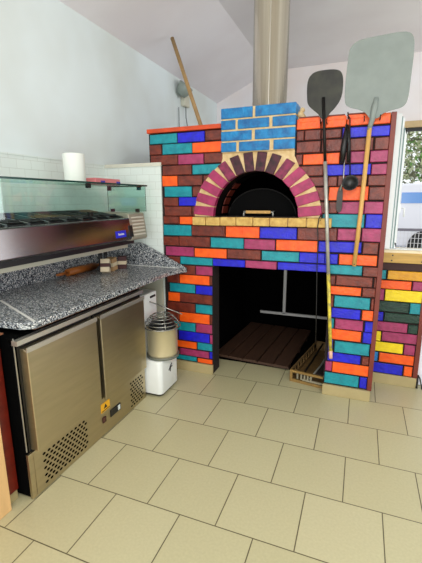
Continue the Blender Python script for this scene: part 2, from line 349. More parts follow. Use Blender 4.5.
# body behind the facade: side walls, deck, crown
core.build('brick_core', M_mortar, ov)
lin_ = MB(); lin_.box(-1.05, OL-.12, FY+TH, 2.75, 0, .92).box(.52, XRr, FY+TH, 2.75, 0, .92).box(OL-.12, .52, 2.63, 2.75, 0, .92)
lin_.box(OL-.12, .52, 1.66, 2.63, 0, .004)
lin_.build('base_chamber', M_dark, ov)  # deep shade under the oven put into the near-black lining and floor slab
crown = MB()
crown.box(-1.05, -.62, FY+TH, 2.75, .92, 1.868).box(.2, XRr, FY+TH, 2.75, .92, 1.868).box(-.62, .2, 2.3, 2.75, .92, 1.868).box(-.62, .2, FY+TH, 2.3, .92, 1.255).box(-.62, .2, FY+TH, 2.3, 1.66, 1.868)
crown.build('oven_body', mat('rough_plaster', (96, 84, 74), rough=.95, noise=.3), ov)
def clip_arch(p):
    (a, z0), (c, _), (_, z1), _ = p; mx = (a+c)/2
    def ex(z):
        t = (z-AZ)/(RZ-.02)
        return 0 if t <= -.02 or t >= 1 else (RX-.02)*math.sqrt(1-max(0, t)**2)
    e0, e1 = ex(z0), ex(z1)
    if z0 < AZ-.03: return p
    if mx < AX:
        p[1][0] = min(p[1][0], AX-e0) if e0 else p[1][0]; p[2][0] = min(p[2][0], AX-e1) if e1 else p[2][0]
        if p[1][0]-p[0][0] < .012: return None
        if p[2][0]-p[3][0] < .012: p[2][0] = p[3][0]+.012
    else:
        p[0][0] = max(p[0][0], AX+e0) if e0 else p[0][0]; p[3][0] = max(p[3][0], AX+e1) if e1 else p[3][0]
        if p[1][0]-p[0][0] < .012: return None
    return p
bricks_mesh(FACADE, FY, .009, clip_arch).build('painted_bricks', PM, ov)
# coping, brown corner strip, skirting
cp = MB(); cp.box(-1.058, -.462, FY-.022, FY+TH, 1.876, 1.906); cp.build('orange_coping', mat('orange_coping_paint', (214, 74, 22), rough=.5, noise=.3, nscale=12), ov, bevel=.003)
cp = MB()
for a, c, z, k in ((.07, .205, 1.905, 0), (.215, .36, 1.903, 0), (.372, .49, 1.903, 0), (.497, .585, 1.918, 0)):
    cp.box(a, c, FY-.012, FY+.07, 1.872, z-.008, 0); cp.box(a+.004, c-.006, FY-.016, FY+.06, z-.008, z, 1)
cp.build('broken_coping', [P['o'], M_trim], ov, bevel=.002)
MB().box(.618, .647, FY-.012, FY+TH, .080, 1.893).build('brown_corner_strip', M_trim, ov, bevel=.002)
MB().box(OR-.002, .64, FY-.022, FY, 0, .079).build('skirting_tile', M_plinth, ov, bevel=.003)
MB().box(-.95, OL+.002, FY-.022, FY, 0, .079).build('skirting_tile', M_plinth, ov, bevel=.003)
# arch: 14 voussoirs in cream mortar
ring = MB(); n = 48
o_ = [(AX-(RX-.004)*math.cos(math.pi*i/n), AZ+(RZ-.004)*math.sin(math.pi*i/n)) for i in range(n+1)]
i_ = [(AX-(IX+.003)*math.cos(math.pi*i/n), AZ+(IZ+.003)*math.sin(math.pi*i/n)) for i in range(n+1)]
for i in range(n): ring.prism([(x, FY-.014, z) for x, z in (i_[i], o_[i], o_[i+1], i_[i+1])], (0, .045, 0))
ring.build('arch_mortar', M_cream, ov)
sf = MB()
for i in range(n): sf.prism([(x, FY+.031, z) for x, z in (i_[i], (AX+(i_[i][0]-AX)*1.1, AZ+(i_[i][1]-AZ)*1.1), (AX+(i_[i+1][0]-AX)*1.1, AZ+(i_[i+1][1]-AZ)*1.1), i_[i+1])], (0, .14, 0))
sf.build('arch_soffit', mat('smoked_soffit', (24, 16, 14), rough=.9, spec=.1, noise=.5, nscale=14), ov)
NV = 14
for i in range(NV):
    t0 = math.pi*i/NV; t1 = math.pi*(i+1)/NV; tm = (t0+t1)/2; hw = (t1-t0)/2
    b = MB(); wi = hw*.93; wo = hw*.64; pts = []
    for rx, rz, ww, order in ((IX, IZ, wi, (-1, 1)), (RX, RZ, wo, (1, -1))):
        for s_ in order:
            pts.append((AX-rx*math.cos(tm+s_*ww), FY-.024+random.uniform(-.002, .002), AZ+rz*math.sin(tm+s_*ww)))
    y = pts[0][1]; pts = [(p[0], y, p[2]) for p in pts]
    b.prism(pts, (0, .05, 0))
    m = M_archd if 5 <= i <= 8 else (M_archm if i in (4, 9) else M_arch)
    o = b.build('arch_brick', m, ov, bevel=.004)
    if 5 <= i <= 8: o['label'] = 'soot-blackened arch brick'
# ledge of firebricks
xs = [-.684, -.575, -.462, -.340, -.215, -.095, .03, .155, .318]
for a, c in zip(xs[:-1], xs[1:]):
    MB().box(a+.003, c-.003, FY-.045, FY+.14, 1.203+random.uniform(-.002, .002), 1.262+random.uniform(-.002, .002)).build('ledge_brick', M_ledge, ov, bevel=.004)
MB().box(-.68, .314, FY-.028, FY+.13, 1.207, 1.255).build('ledge_mortar', M_cream, ov)
# chimney breast
cb = MB(); cx0, cx1 = -.456, .056
cb.box(cx0+.003, cx1-.003, FY-.030, FY+.5, 1.7085, 1.995)
cb.prism([(x, FY-.012, z) for x, z in ((cx0-.02, 1.60), (cx0+.003, 1.67), (cx0+.003, 1.74), (cx1-.003, 1.74), (cx1-.003, 1.67), (cx1+.03, 1.60), (cx1-.12, 1.66), (AX, 1.69), (cx0+.12, 1.66))], (0, .05, 0))
for x, z, r_ in ((.075, 1.93, .022), (.085, 1.955, .018), (.07, 1.90, .014), (.09, 1.915, .012)): cb.lathe([(0, -r_), (r_*.8, -r_*.6), (r_, 0), (r_*.7, r_*.7), (0, r_)], (x, FY+.03, z), 10)
chim = cb.build('chimney_breast', M_cream, ov)
cr = MB()
rows = [(1.995, 1.928, (cx0, -.232, -.214, cx1)), (1.918, 1.858, (cx0, -.352, -.335, -.118, -.096, cx1)), (1.846, 1.784, (cx0, -.236, -.214, cx1)), (1.774, 1.712, (cx0, -.345, -.325, -.112, -.085, cx1))]
for zt, zb, xx in rows:
    for a, c in zip(xx[0::2], xx[1::2]):
        cr.box(a, c, FY-.038, FY+.02, zb, zt)
        if a == cx0: cr.box(a-.002, a+.02, FY+.022, FY+.28, zb, zt)
        if c == cx1: cr.box(c-.02, c+.002, FY+.022, FY+.28, zb, zt)
cr.build('chimney_bricks', M_chim, chim, bevel=.004)
fl = MB(); FX, FYY, FR = -.206, 1.70, .127
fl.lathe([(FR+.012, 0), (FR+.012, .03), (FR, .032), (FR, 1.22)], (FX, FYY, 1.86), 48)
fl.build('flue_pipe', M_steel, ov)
sm = MB(); sm.box(FX+.02, FX+.026, FYY-FR-.003, FYY-FR+.01, 1.9, 3.0); sm.build('pipe_seam', M_sslight, ov)
# cooking chamber vault + hearth
ch = MB(); n = 24; D0, D1 = FY+.13, 2.25
prof = [(D0, 1.0), (1.62, 1.0), (1.75, 1.25), (2.0, 1.3), (2.2, .9), (2.29, .02)]
vs = []
for y, k in prof:
    for i in range(n+1):
        t = math.pi*i/n; vs.append((AX-IX*k*math.cos(t), y, min(1.655, AZ-.008+IZ*k*math.sin(t)*(1 if k <= 1 else .96))))
fs = [(j*(n+1)+i, j*(n+1)+i+1, (j+1)*(n+1)+i+1, (j+1)*(n+1)+i) for j in range(len(prof)-1) for i in range(n)]
ch.add(vs, fs, 0, True); ch.build('vault', M_soot, ov)
MB().box(-.61, .19, FY+.14, 2.29, 1.235, 1.256).build('hearth', M_soot, ov)
# brown bricks on the left reveal
rv = MB()
for i in range(4):
    t = math.pi*(i*.07+.02); t2 = math.pi*(i*.07+.075)
    rv.prism([(AX-(IX+dx)*math.cos(tt), FY+.16, AZ+(IZ+dx)*math.sin(tt)) for tt, dx in ((t, -.008), (t2, -.008), (t2, .02), (t, .02))], (0, .12, 0))
rv.build('reveal_bricks', M_trim, ov)
# steel door pulled into the mouth
dm = thing('oven_door', 'black half-moon steel door with wooden handle set inside the oven mouth', 'oven door', (AX, 1.56, 1.256))
pts = [(AX-.27*math.cos(math.pi*i/20), 1.56, 1.256+.215*math.sin(math.pi*i/20)) for i in range(21)]
MB().prism(pts, (0, .012, 0)).build('door_plate', mat('soot_black_plate', (7, 7, 7), rough=.85, spec=.1), dm, bevel=.002)
rb = MB(); rb.tube([(AX-.262*math.cos(math.pi*i/20), 1.556, 1.258+.207*math.sin(math.pi*i/20)) for i in range(21)], .005, 8); rb.build('rim_bar', M_blackm, dm)
MB().box(-.318, -.128, 1.488, 1.512, 1.284, 1.306).build('door_handle', M_wood, dm, bevel=.004)
for x in (-.335, -.112):
    MB().tube([(x, 1.56, 1.30), (x, 1.505, 1.297), (x, 1.497, 1.285), (x, 1.497, 1.258)], .006, 8).tube([(x, 1.5, 1.295), (x+(.02 if x < -.2 else -.02), 1.5, 1.295)], .005, 8).build('handle_bracket', M_steelrod, dm)
# hooks on the facade (part of the oven)
def hook(x, z, up=.0, L_=.05, k=.02):
    MB().tube([(x, FY+.0, z), (x, FY-L_, z), (x, FY-L_-.006, z+k)], .0035, 8).build('wall_hook', M_blackm, ov)
hook(.375, 1.872); hook(.367, 1.803); hook(.468, 1.853, L_=.06); hook(.556, 1.853, L_=.06); hook(.212, 1.853, L_=.05); hook(.25, 1.853, L_=.05); hook(.247, 1.235+.04, L_=.05)

# ================= TOOLS ON THE FACADE =================
def outline(pts, y, th, name, m, par, bevel=.0015):
    return MB().prism([(x, y, z) for x, z in pts], (0, th, 0)).build(name, m, par, bevel=bevel)
def smooth(pts, it=2):
    for _ in range(it):
        q = []
        for i in range(len(pts)):
            a, b = pts[i], pts[(i+1) % len(pts)]
            q += [(a[0]*.75+b[0]*.25, a[1]*.75+b[1]*.25), (a[0]*.25+b[0]*.75, a[1]*.25+b[1]*.75)]
        pts = q
    return pts
py = 1.318
pa = thing('pizza_peel', 'large pizza peel with a square grey aluminium head and pale wooden handle', 'pizza peel', (.473, py, .958), 'pizza peels hanging on the oven')
hp = [(.352, 2.19), (.358, 2.262), (.40, 2.296), (.53, 2.304), (.655, 2.308), (.695, 2.28), (.704, 2.21), (.7, 2.06), (.697, 1.945), (.675, 1.905), (.61, 1.895), (.565, 1.88), (.545, 1.855), (.497, 1.855), (.478, 1.888), (.44, 1.912), (.375, 1.93), (.348, 1.955), (.345, 2.06)]
outline(smooth(hp), py-.002, .004, 'peel_head', M_alu, pa)
sk = MB(); sk.tube([(.526, py-.006, 1.97), (.521, py-.010, 1.92), (.514, py-.012, 1.86), (.499, py-.012, 1.79)], .013, 12, rs=[.012, .019, .016, .013]); sk.build('socket', M_alu, pa)
MB().tube([(.502, py-.012, 1.80), (.488, py-.012, 1.3), (.474, py-.012, .96)], .0135, 14).build('handle', M_wood, pa)
MB().tube([(.4745, py-.027, .974), (.4745, py-.02, .974)], .004).build('hanging_hole', M_black, pa)
pb = thing('pizza_peel', 'small black oval pizza peel on a long steel pole wrapped in yellow tape', 'pizza peel', (.36, py, .26), 'pizza peels hanging on the oven')
hp = [(.122, 2.0), (.118, 2.10), (.142, 2.145), (.19, 2.158), (.285, 2.156), (.325, 2.135), (.336, 2.07), (.33, 1.985), (.292, 1.93), (.262, 1.905), (.248, 1.875), (.216, 1.875), (.2, 1.905), (.168, 1.93), (.13, 1.965)]
hd = outline(smooth(hp), py-.002, .004, 'peel_head', mat('scorched_black_steel', (52, 52, 40), rough=.55, metal=.1, noise=1, dark=(20, 20, 18), nscale=13), pb)
def seg(z0, z1, r, m, nm):
    f = lambda z: .231+(1.9-z)*(.371-.231)/(1.9-.26)
    return MB().tube([(f(z0), py-.008, z0), (f((z0+z1)/2), py-.008, (z0+z1)/2), (f(z1), py-.008, z1)], r, 12).build(nm, m, pb)
seg(2.0, 1.62, .0095, M_blackm, 'upper_pole'); seg(1.62, .90, .0125, M_steelrod, 'steel_pole'); seg(.90, .355, .0115, M_yellow, 'taped_grip'); seg(.355, .30, .013, mat('pinkish_plastic', (226, 178, 158), rough=.5), 'end_cap')
sa = thing('spatula', 'long dark metal spatula with black grip hanging beside the ladle', 'spatula', (.365, 1.335, 1.3), 'utensils hanging on the oven')
MB().tube([(.367, 1.33, 1.84), (.366, 1.33, 1.80)], .004, 8).tube([(.372, 1.33, 1.835), (.36, 1.33, 1.70), (.356, 1.33, 1.61)], .013, 10, rs=[.011, .020, .014]).tube([(.374, 1.325, 1.82), (.392, 1.325, 1.72), (.392, 1.325, 1.61)], .010, 10).build('grip', M_black, sa)
MB().tube([(.370, 1.33, 1.63), (.371, 1.33, 1.50), (.355, 1.33, 1.44)], .004, 8).build('shaft', M_steelrod, sa)
outline(smooth([(.352, 1.30), (.336, 1.32), (.338, 1.43), (.352, 1.47), (.366, 1.47), (.375, 1.42), (.374, 1.32), (.362, 1.30)]), 1.328, .005, 'blade', mat('dark_blade', (66, 62, 60), rough=.5, metal=.4, noise=.3, nscale=20), sa)
la = thing('ladle', 'black round-bowled ladle on a thin rod hanging from the coping', 'ladle', (.41, 1.335, 1.44), 'utensils hanging on the oven')
MB().tube([(.375, 1.318, 1.895), (.372, 1.308, 1.90), (.372, 1.306, 1.885), (.385, 1.318, 1.87), (.398, 1.318, 1.7), (.410, 1.300, 1.53)], .0042, 8).build('rod', M_blackm, la)
b = MB(xf=Matrix.Translation((.414, 1.297, 1.485)) @ Matrix.Rotation(math.radians(78), 4, 'X')); b.lathe([(0, -.028), (.026, -.023), (.043, -.01), (.049, .006), (.045, .006), (.034, -.006), (.018, -.018), (0, -.021)], (0, 0, 0), 24); b.build('bowl', M_black, la)
tag(MB().tube([(.247, FY-.057, 1.285), (.236, FY-.055, 1.26), (.229, FY-.052, 1.20), (.236, FY-.05, 1.14), (.241, FY-.045, .9), (.252, FY-.04, .6), (.258, FY-.035, .40)], .0034, 8).tube([(.247, FY-.057, 1.285), (.255, FY-.057, 1.27), (.245, FY-.055, 1.25)], .003, 8).build('cord', M_black), 'thin black cord hanging from the ledge beside the steel pole', 'cord')
# long wooden handle standing on the oven top, tip against the ceiling
def at(p, q, t): return tuple(a+(b-a)*t for a, b in zip(p, q))
q0 = (-.74, 1.70, 1.905); q1 = (-1.168, 2.03, 2.775)
tag(MB().tube([at(q0, q1, t) for t in (0, .5, 1)], .0165, 14).build('broom_handle', mat('weathered_wood', (176, 142, 92), rough=.6, noise=.3, nscale=6, stretch=(6, 6, 1))), 'long bare wooden pole leaning on top of the oven left of the flue', 'pole')
# ================= INSIDE THE LOWER OPENING =================
pl = MB(xf=Matrix.Translation((.035, 2.03, 0)) @ Matrix.Rotation(math.radians(-4), 4, 'Z'))
M_plank = mat('dark_stained_planks', (78, 54, 40), rough=.5, noise=.4, nscale=7, stretch=(9, 1, 9))
for i in range(5): x = -.64+i*.134; pl.box(x, x+.122, -.42, .55, .03, .046+random.uniform(0, .003))
for y in (-.38, 0, .32): pl.box(-.64, .018, y, y+.06, .0045, .03)
tag(pl.build('wooden_pallet', M_plank), 'dark plank pallet lying on the floor inside the oven base', 'pallet')
fr = thing('metal_rack', 'pale steel post and crossbar frame standing in the dark under the oven', 'rack', (-.13, 2.2, .01))
M_rack = mat('galvanised_bar', (150, 150, 150), rough=.45, metal=.3)
MB().box(-.142, -.116, 2.19, 2.215, .315, .915).build('post', M_rack, fr)
MB().box(-.36, .515, 2.19, 2.21, .302, .325).build('crossbar', M_rack, fr)
ct = thing('crate', 'shallow slatted crate sticking out of the opening by the right pillar', 'crate', (.2, 1.6, 0))
cx = Matrix.Translation((.205, 1.45, .002)) @ Matrix.Rotation(math.radians(-10), 4, 'Z')
M_crate = mat('worn_crate_wood', (120, 92, 50), rough=.7, noise=.4, nscale=20)
b = MB(xf=cx); W2, L2, H2 = .135, .70, .095
b.box(-W2, W2, 0, L2, 0, .012)
for s_ in (-1, 1): b.box(s_*W2-.006, s_*W2+.006, 0, L2, .08, H2).box(s_*W2-.006, s_*W2+.006, 0, L2, .012, .03)
for s_ in (-1, 1):
    for k in range(9): y = .03+k*.07; b.box(s_*W2-.005, s_*W2+.005, y, y+.012, .03, .08)
b.box(-W2, W2, L2-.012, L2, .012, H2); b.build('side_frame', M_crate, ct)
b = MB(xf=cx); b.box(-W2-.004, W2+.004, -.014, 0, .078, H2).box(-W2-.004, W2+.004, -.014, 0, 0, .022).box(-W2-.004, -W2+.016, -.014, 0, .02, .08).box(W2-.016, W2+.004, -.014, 0, .02, .08); b.build('front_frame', mat('yellowish_crate_front', (150, 118, 62), rough=.6, noise=.3, nscale=18), ct)
b = MB(xf=cx)
for k, x in enumerate((-.085, -.055, -.03, -.005, .02)): b.box(x, x+.012, -.012, -.002, .03+.012*(k > 1), .074)
b.box(-.04, .11, -.012, -.002, .026, .04); b.build('pale_ribs', mat('pale_grey_rib', (140, 134, 112), rough=.6), ct)
b = MB(xf=cx); b.tube([(-.07, .05, .02), (-.06, .3, .06), (-.05, .58, .12)], .008, 8)
tag(b.build('iron_bar', M_blackm), 'black iron bar lying at the left inside the slatted crate', 'bar', 'iron bars in the crate')
b = MB(xf=cx); b.tube([(.0, .04, .022), (.02, .28, .05), (.03, .55, .09)], .007, 8)
tag(b.build('iron_bar', M_steelrod), 'grey steel bar lying in the middle of the slatted crate', 'bar', 'iron bars in the crate')
b = MB(xf=cx); b.box(.03, .12, .1, .45, .0135, .055)
tag(b.build('fire_brick', mat('sooty_block', (52, 42, 36), rough=.8, noise=.4)), 'sooty block at the right inside the slatted crate', 'block')

# ================= COUNTER =================
wt = thing('granite_worktop', 'speckled grey granite worktop with raised end upstand over the steel fridge', 'worktop', (-1.13, .6, .832))
MB().box(-1.46, -.805, -.10, 1.340, .835, .866).build('slab', M_granite, wt, bevel=.004)
MB().prism([(x, y, .8345) for x, y in ((-1.46, -.101), (-.812, -.101), (-.86, -.135), (-1.46, -.165))], (0, 0, .031)).build('near_slab', M_granite, wt, bevel=.003)
M_joint = mat('pale_joint', (206, 206, 200), rough=.6)
MB().prism([(x, y, .8662) for x, y in ((-1.276, .112), (-1.27, .124), (-.812, -.086), (-.818, -.097))], (0, 0, .0012)).build('mitre_joint', M_joint, wt)
MB().prism([(-1.45, 1.334, .866), (-.746, 1.338, .866), (-.746, 1.338, .873), (-1.13, 1.338, 1.052), (-1.45, 1.338, 1.06)], (0, -.02, 0)).build('end_upstand', M_granite, wt, bevel=.002)
MB().box(-1.459, -1.438, -.15, 1.316, .866, .975).build('back_upstand', M_granite, wt, bevel=.002)
MB().box(-1.38, -.80, 1.310, 1.317, .866, .870).build('upstand_joint', M_joint, wt)
MB().prism([(x, y, .836) for x, y in ((-.806, 1.15), (-.744, 1.340), (-.806, 1.340))], (0, 0, .029)).build('corner_piece', M_granite, wt)
MB().box(-1.44, -.832, -.08, .86, .822, .835).build('brown_packing_strip', mat('brown_packer', (96, 62, 44), rough=.7), wt)
tag(MB().box(-1.45, -.955, 1.315, 1.338, .0, .834).build('support_board', mat('pale_support_board', (186, 186, 166), rough=.6)), 'pale upright board under the far end of the granite worktop', 'board')

fg = thing('counter_fridge', 'two-door stainless steel counter fridge under the granite worktop', 'fridge', (-1.14, .33, 0))
MB().box(-1.44, -.868, -.176, .842, .012, .806).build('body', M_dark, fg, bevel=.002)
MB().box(-.868, -.853, -.176, .842, .004, .238).box(-.8525, -.85, -.150, -.147, .012, .238).build('plinth_panel', M_ss, fg, bevel=.002)
MB().box(-1.44, -.865, .842, .846, .012, .806).build('end_panel', M_sslight, fg)
MB().box(-.868, -.864, -.172, -.168, .25, .806).build('edge_strip', M_sslight, fg)
MB().box(-.88, -.838, -.176, .842, .776, .798).build('top_rail', M_sslight, fg)
for y0, y1 in ((-.145, .325), (.362, .818)):
    d = MB(); d.box(-.866, -.820, y0, y1, .248, .738)
    d.prism([(-.866, y0, .738), (-.820, y0, .738), (-.842, y0, .752), (-.866, y0, .752)], (0, y1-y0, 0))
    dd = d.build('door', M_ss, fg, bevel=.003)
    MB().prism([(-.824, y0-.002, .738), (-.816, y0-.002, .738), (-.816, y0-.002, .760), (-.820, y0-.002, .762)], (0, y1-y0+.004, 0)).build('door_handle', M_sslight, dd)
    MB().box(-.867, -.8655, y0-.012, y1+.012, .24, .80).build('door_gasket', M_black, dd)
def grille(y0, y1, z0, z1, ny, nz):
    g = MB()
    for j in range(nz):
        for i in range(ny):
            y = y0+(i+.25+.5*(j % 2))*(y1-y0)/ny; z = z0+(j+.5)*(z1-z0)/nz
            g.add([(-.8522, y+.0105*math.cos(t), z+.0068*math.sin(t)) for t in [2*math.pi*k/8 for k in range(8)]], [range(8)])
            g.add([(-.8535, y+.0105*math.cos(t), z+.0068*math.sin(t)) for t in [2*math.pi*k/8 for k in range(8)]], [range(8)])
    g.build('vent_grille', M_dark, fg)
grille(-.095, .22, .025, .20, 10, 9); grille(.655, .81, .02, .205, 5, 9)
MB().box(-.853, -.8515, .348, .432, .152, .208).build('warning_sticker', mat('amber_sticker', (232, 170, 30), rough=.5), fg)
MB().add([(-.8512, .372, .170), (-.8512, .408, .170), (-.8512, .390, .198)], [(0, 1, 2)]).box(-.8514, -.8511, .352, .428, .157, .162).build('sticker_mark', M_black, fg)
MB().box(-.853, -.848, .43, .535, .082, .128).build('thermostat', M_black, fg, bevel=.002)
MB().box(-.8482, -.8474, .505, .528, .088, .12).build('thermostat_display', mat('pale_display', (214, 222, 220), rough=.3), fg)
MB().box(-.853, -.846, .355, .385, .085, .12).build('power_switch', mat('dark_red_switch', (70, 28, 24), rough=.4), fg, bevel=.002)
for x, y in ((-.90, -.14), (-.90, .80), (-1.4, -.14), (-1.4, .80)): MB().tube([(x, y, 0), (x, y, .014)], .018, 12).build('foot', M_black, fg)

# prep unit
pu = thing('ingredient_display', 'stainless ingredient prep unit with green glass hood on the granite worktop', 'prep unit', (-1.2, .55, .866))
YN, YF = -.125, .985
MB().prism([(-1.39, YN, 1.10), (-1.01, YN, 1.112), (-.995, YN, 1.125), (-1.012, YN, 1.262), (-1.02, YN, 1.268), (-1.06, YN, 1.268), (-1.06, YN, 1.20), (-1.34, YN, 1.20), (-1.34, YN, 1.322), (-1.39, YN, 1.322)], (0, YF-YN, 0)).build('body', M_ss2, pu, bevel=.003)
MB().prism([(-1.39, YF, 1.10), (-1.01, YF, 1.105), (-.995, YF, 1.12), (-1.02, YF, 1.295), (-1.05, YF, 1.302), (-1.34, YF, 1.302), (-1.39, YF, 1.302)], (0, .205, 0)).build('compressor_housing', mat('warm_satin_steel', (176, 170, 150), rough=.4, metal=.5), pu, bevel=.004)
lv = MB()
for k in range(6):
    z = 1.145+k*.024; x = -.9985-(z-1.12)*.143
    lv.prism([(x-.004, YF+.03, z), (x+.006, YF+.03, z-.004), (x+.006, YF+.03, z+.003), (x-.004, YF+.03, z+.013)], (0, .155, 0))
lv.build('louvres', mat('pale_louvre', (206, 202, 186), rough=.5), pu)
MB().prism([(-1.0, .955, 1.135), (-.992, .955, 1.135), (-1.004, .955, 1.215), (-1.012, .955, 1.215)], (0, .05, 0)).build('control_switch', M_black, pu, bevel=.002)
MB().prism([(-.9975, .80, 1.142), (-.9950, .80, 1.142), (-1.0000, .80, 1.186), (-1.0025, .80, 1.186)], (0, .115, 0)).build('brand_sticker', mat('royal_blue_sticker', (30, 40, 200), rough=.35), pu)
tx = MB()
for k in range(7):
    y = .825+k*.0095; tx.add([(-.9952, y, 1.158), (-.9952, y+.0065, 1.158), (-.9967, y+.0065, 1.158+(.014 if k in (0, 4) else .0095)), (-.9967, y, 1.158+(.014 if k in (0, 4) else .0095))], [(0, 1, 2, 3)])
tx.build('sticker_lettering', M_white, pu, recalc=False)
MB().box(-1.36, -1.05, YN+.01, 1.09, 1.078, 1.112).build('painted_shadow_band', M_black, pu)  # black box stands in for the shadow under the front panel overhang
MB().box(-1.36, -1.10, YN+.02, 1.08, 1.045, 1.078).build('lower_housing', mat('pale_housing', (190, 188, 170), rough=.45, metal=.2), pu)
for x in (-1.34, -1.29):
    for y in (-.09, 1.06): MB().tube([(x, y, .866), (x, y, 1.046)], .014, 12).build('leg', M_black, pu)
for k in range(8):
    y0 = YN+.025+k*.134; b = MB()
    b.prism([(-1.33, y0, 1.21), (-1.07, y0, 1.21), (-1.07, y0, 1.274), (-1.33, y0, 1.312)], (0, .118, 0))
    o = b.build('food_pan', M_black, pu, bevel=.003)
    MB().prism([(-1.325, y0+.006, 1.312), (-1.075, y0+.006, 1.276), (-1.075, y0+.006, 1.283), (-1.325, y0+.006, 1.322)], (0, .106, 0)).build('pan_lid', mat('dark_smoked_lid', (12, 15, 15), rough=.6, spec=.2) if k == 0 else bpy.data.materials['dark_smoked_lid'], o, bevel=.002)
    MB().tube([(-1.08, y0+.03, 1.279), (-1.085, y0+.03, 1.292), (-1.085, y0+.09, 1.292), (-1.08, y0+.09, 1.279)], .004, 6).build('lid_handle', M_black, o)
dv = MB()
for k in range(9):
    y = YN+.006+k*.134; dv.prism([(-1.34, y, 1.29), (-1.055, y, 1.255), (-1.055, y, 1.278), (-1.34, y, 1.322)], (0, .016, 0))
dv.build('divider_bars', mat('satin_divider', (84, 92, 90), rough=.35, metal=.7), pu)
gl = MB(); gl.box(-1.335, -.985, YN, 1.192, 1.486, 1.493); gl.build('glass_shelf', M_glass, pu)
MB().box(-.985, -.982, YN, 1.194, 1.484, 1.494).box(-1.335, -.985, 1.192, 1.195, 1.484, 1.494).build('glass_shelf_edge', M_gedge, pu)
MB().box(-1.000, -.994, YN, 1.186, 1.305, 1.484).build('front_glass', M_glass, pu)
MB().box(-1.33, -1.002, 1.180, 1.186, 1.305, 1.484).build('side_glass', M_glass, pu)
MB().box(-.999, -.995, 1.1865, 1.1885, 1.305, 1.484).build('glass_edge', M_gedge, pu)
MB().box(-1.331, -1.328, 1.1865, 1.1885, 1.305, 1.484).build('glass_edge', M_gedge, pu)
for x, y, z in ((-1.0, .56, 1.47), (-1.30, 1.17, 1.47), (-1.04, 1.17, 1.47), (-1.0, .56, 1.305), (-1.28, 1.17, 1.31), (-1.06, 1.17, 1.31)):
    MB().box(x-.012, x+.012, y-.01, y+.012, z-.012, z+.014).tube([(x+.016, y-.012, z-.01), (x+.004, y-.012, z+.01)], .006, 8).build('glass_clip', M_blackm, pu)

# on the glass
pr_ = MB(); pr_.lathe([(.02, 0), (.066, 0), (.068, .004), (.068, .184), (.066, .188), (.02, .188), (.02, 0)], (-1.265, .765, 1.4935), 32)
tag(pr_.build('paper_roll', mat('white_paper', (232, 234, 226), rough=.9)), 'tall white paper roll standing on the glass shelf', 'paper roll')
M_pink = mat('pink_pack', (222, 128, 130), rough=.5, noise=.12); M_bluep = mat('blue_label', (56, 50, 170), rough=.4)
def pack(y0, y1, lab, yb0, yb1):
    t = thing('napkin_pack', lab, 'pack', (-1.25, (y0+y1)/2, 1.494), 'pink packs on the glass shelf')
    MB().box(-1.32, -1.19, y0, y1, 1.4935, 1.537).build('pack_body', M_pink, t, bevel=.005)
    MB().box(-1.1895, -1.187, yb0, yb1, 1.496, 1.52).build('pack_label', M_bluep, t)
pack(.875, .985, 'short pink pack beside the paper roll on the glass shelf', .93, .975)
pack(.992, 1.16, 'longer pink pack at the far end of the glass shelf', 1.11, 1.155)
# rolling pin and small cartons under the unit
rp = thing('rolling_pin', 'orange-brown wooden rolling pin lying under the prep unit', 'rolling pin', (-1.40, .93, .866))
M_pin = mat('varnished_pin', (170, 96, 34), rough=.35, noise=.2, nscale=10)
MB().tube([(-1.395, .76, .893), (-1.395, 1.06, .893)], .026, 16).build('barrel', M_pin, rp)
for a, c in ((.66, .76), (1.06, 1.15)): MB().tube([(-1.395, a, .893), (-1.395, (a+c)/2, .893), (-1.395, c, .893)], .01, 12, rs=[.008, .012, .008]).build('grip', M_pin, rp)
def carton(x, y, rz, rx, m1, m2, lab):
    t = thing('carton', lab, 'carton', (x, y, .867), 'small cartons on the granite')
    xf = Matrix.Translation((x, y, .867)) @ Matrix.Rotation(rz, 4, 'Z') @ Matrix.Rotation(rx, 4, 'X')
    z0 = .0; z1 = .095; lift = abs(math.sin(rx))*.028
    b = MB(xf=Matrix.Translation((0, 0, lift)) @ xf); b.box(-.032, .032, -.032, .032, z0, z1); b.build('carton_body', m1, t, bevel=.002)
    b = MB(xf=Matrix.Translation((0, 0, lift)) @ xf); b.box(-.033, .033, -.033, .033, .035, .062); b.build('carton_band', m2, t)
Mc1 = mat('cream_card', (216, 200, 168), rough=.7, noise=.15, nscale=30); Mc2 = mat('dark_brown_card', (66, 26, 22), rough=.6); Mc3 = mat('tan_card', (176, 140, 96), rough=.7)
carton(-1.20, .93, .5, -.35, Mc1, Mc2, 'cream carton with dark band leaning under the prep unit')
carton(-1.235, 1.055, .1, .12, Mc3, Mc1, 'tan carton standing between the cream and brown cartons')
carton(-1.215, 1.165, .5, .0, Mc2, Mc1, 'dark brown carton at the far end of the carton group')

# ================= DOUGH MIXER =================
mx = thing('dough_mixer', 'white spiral dough mixer with steel bowl and wire guard beside the oven', 'dough mixer', (-.92, 1.06, 0))
BX, BYc = -.790, 1.0
def rrect(x0, x1, y0, y1, r, n=6):
    P_ = []
    for cx_, cy_, a0 in ((x1-r, y1-r, 0), (x0+r, y1-r, 90), (x0+r, y0+r, 180), (x1-r, y0+r, 270)):
        for k in range(n+1): a = math.radians(a0+90*k/n); P_.append((cx_+r*math.cos(a), cy_+r*math.sin(a)))
    return P_
MB().prism([(x, y, .022) for x, y in rrect(-1.12, -.738, .868, 1.14, .035)], (0, 0, .252), 0, True).build('base_housing', M_white, mx, bevel=.004)
MB().prism([(x, y, .010) for x, y in rrect(-1.11, -.748, .878, 1.13, .03)], (0, 0, .013)).build('base_gasket', M_black, mx)
for x in (-1.09, -.785):
    for y in (.92, 1.09): MB().tube([(x, y, 0), (x, y, .012)], .02, 12).build('foot', M_black, mx)
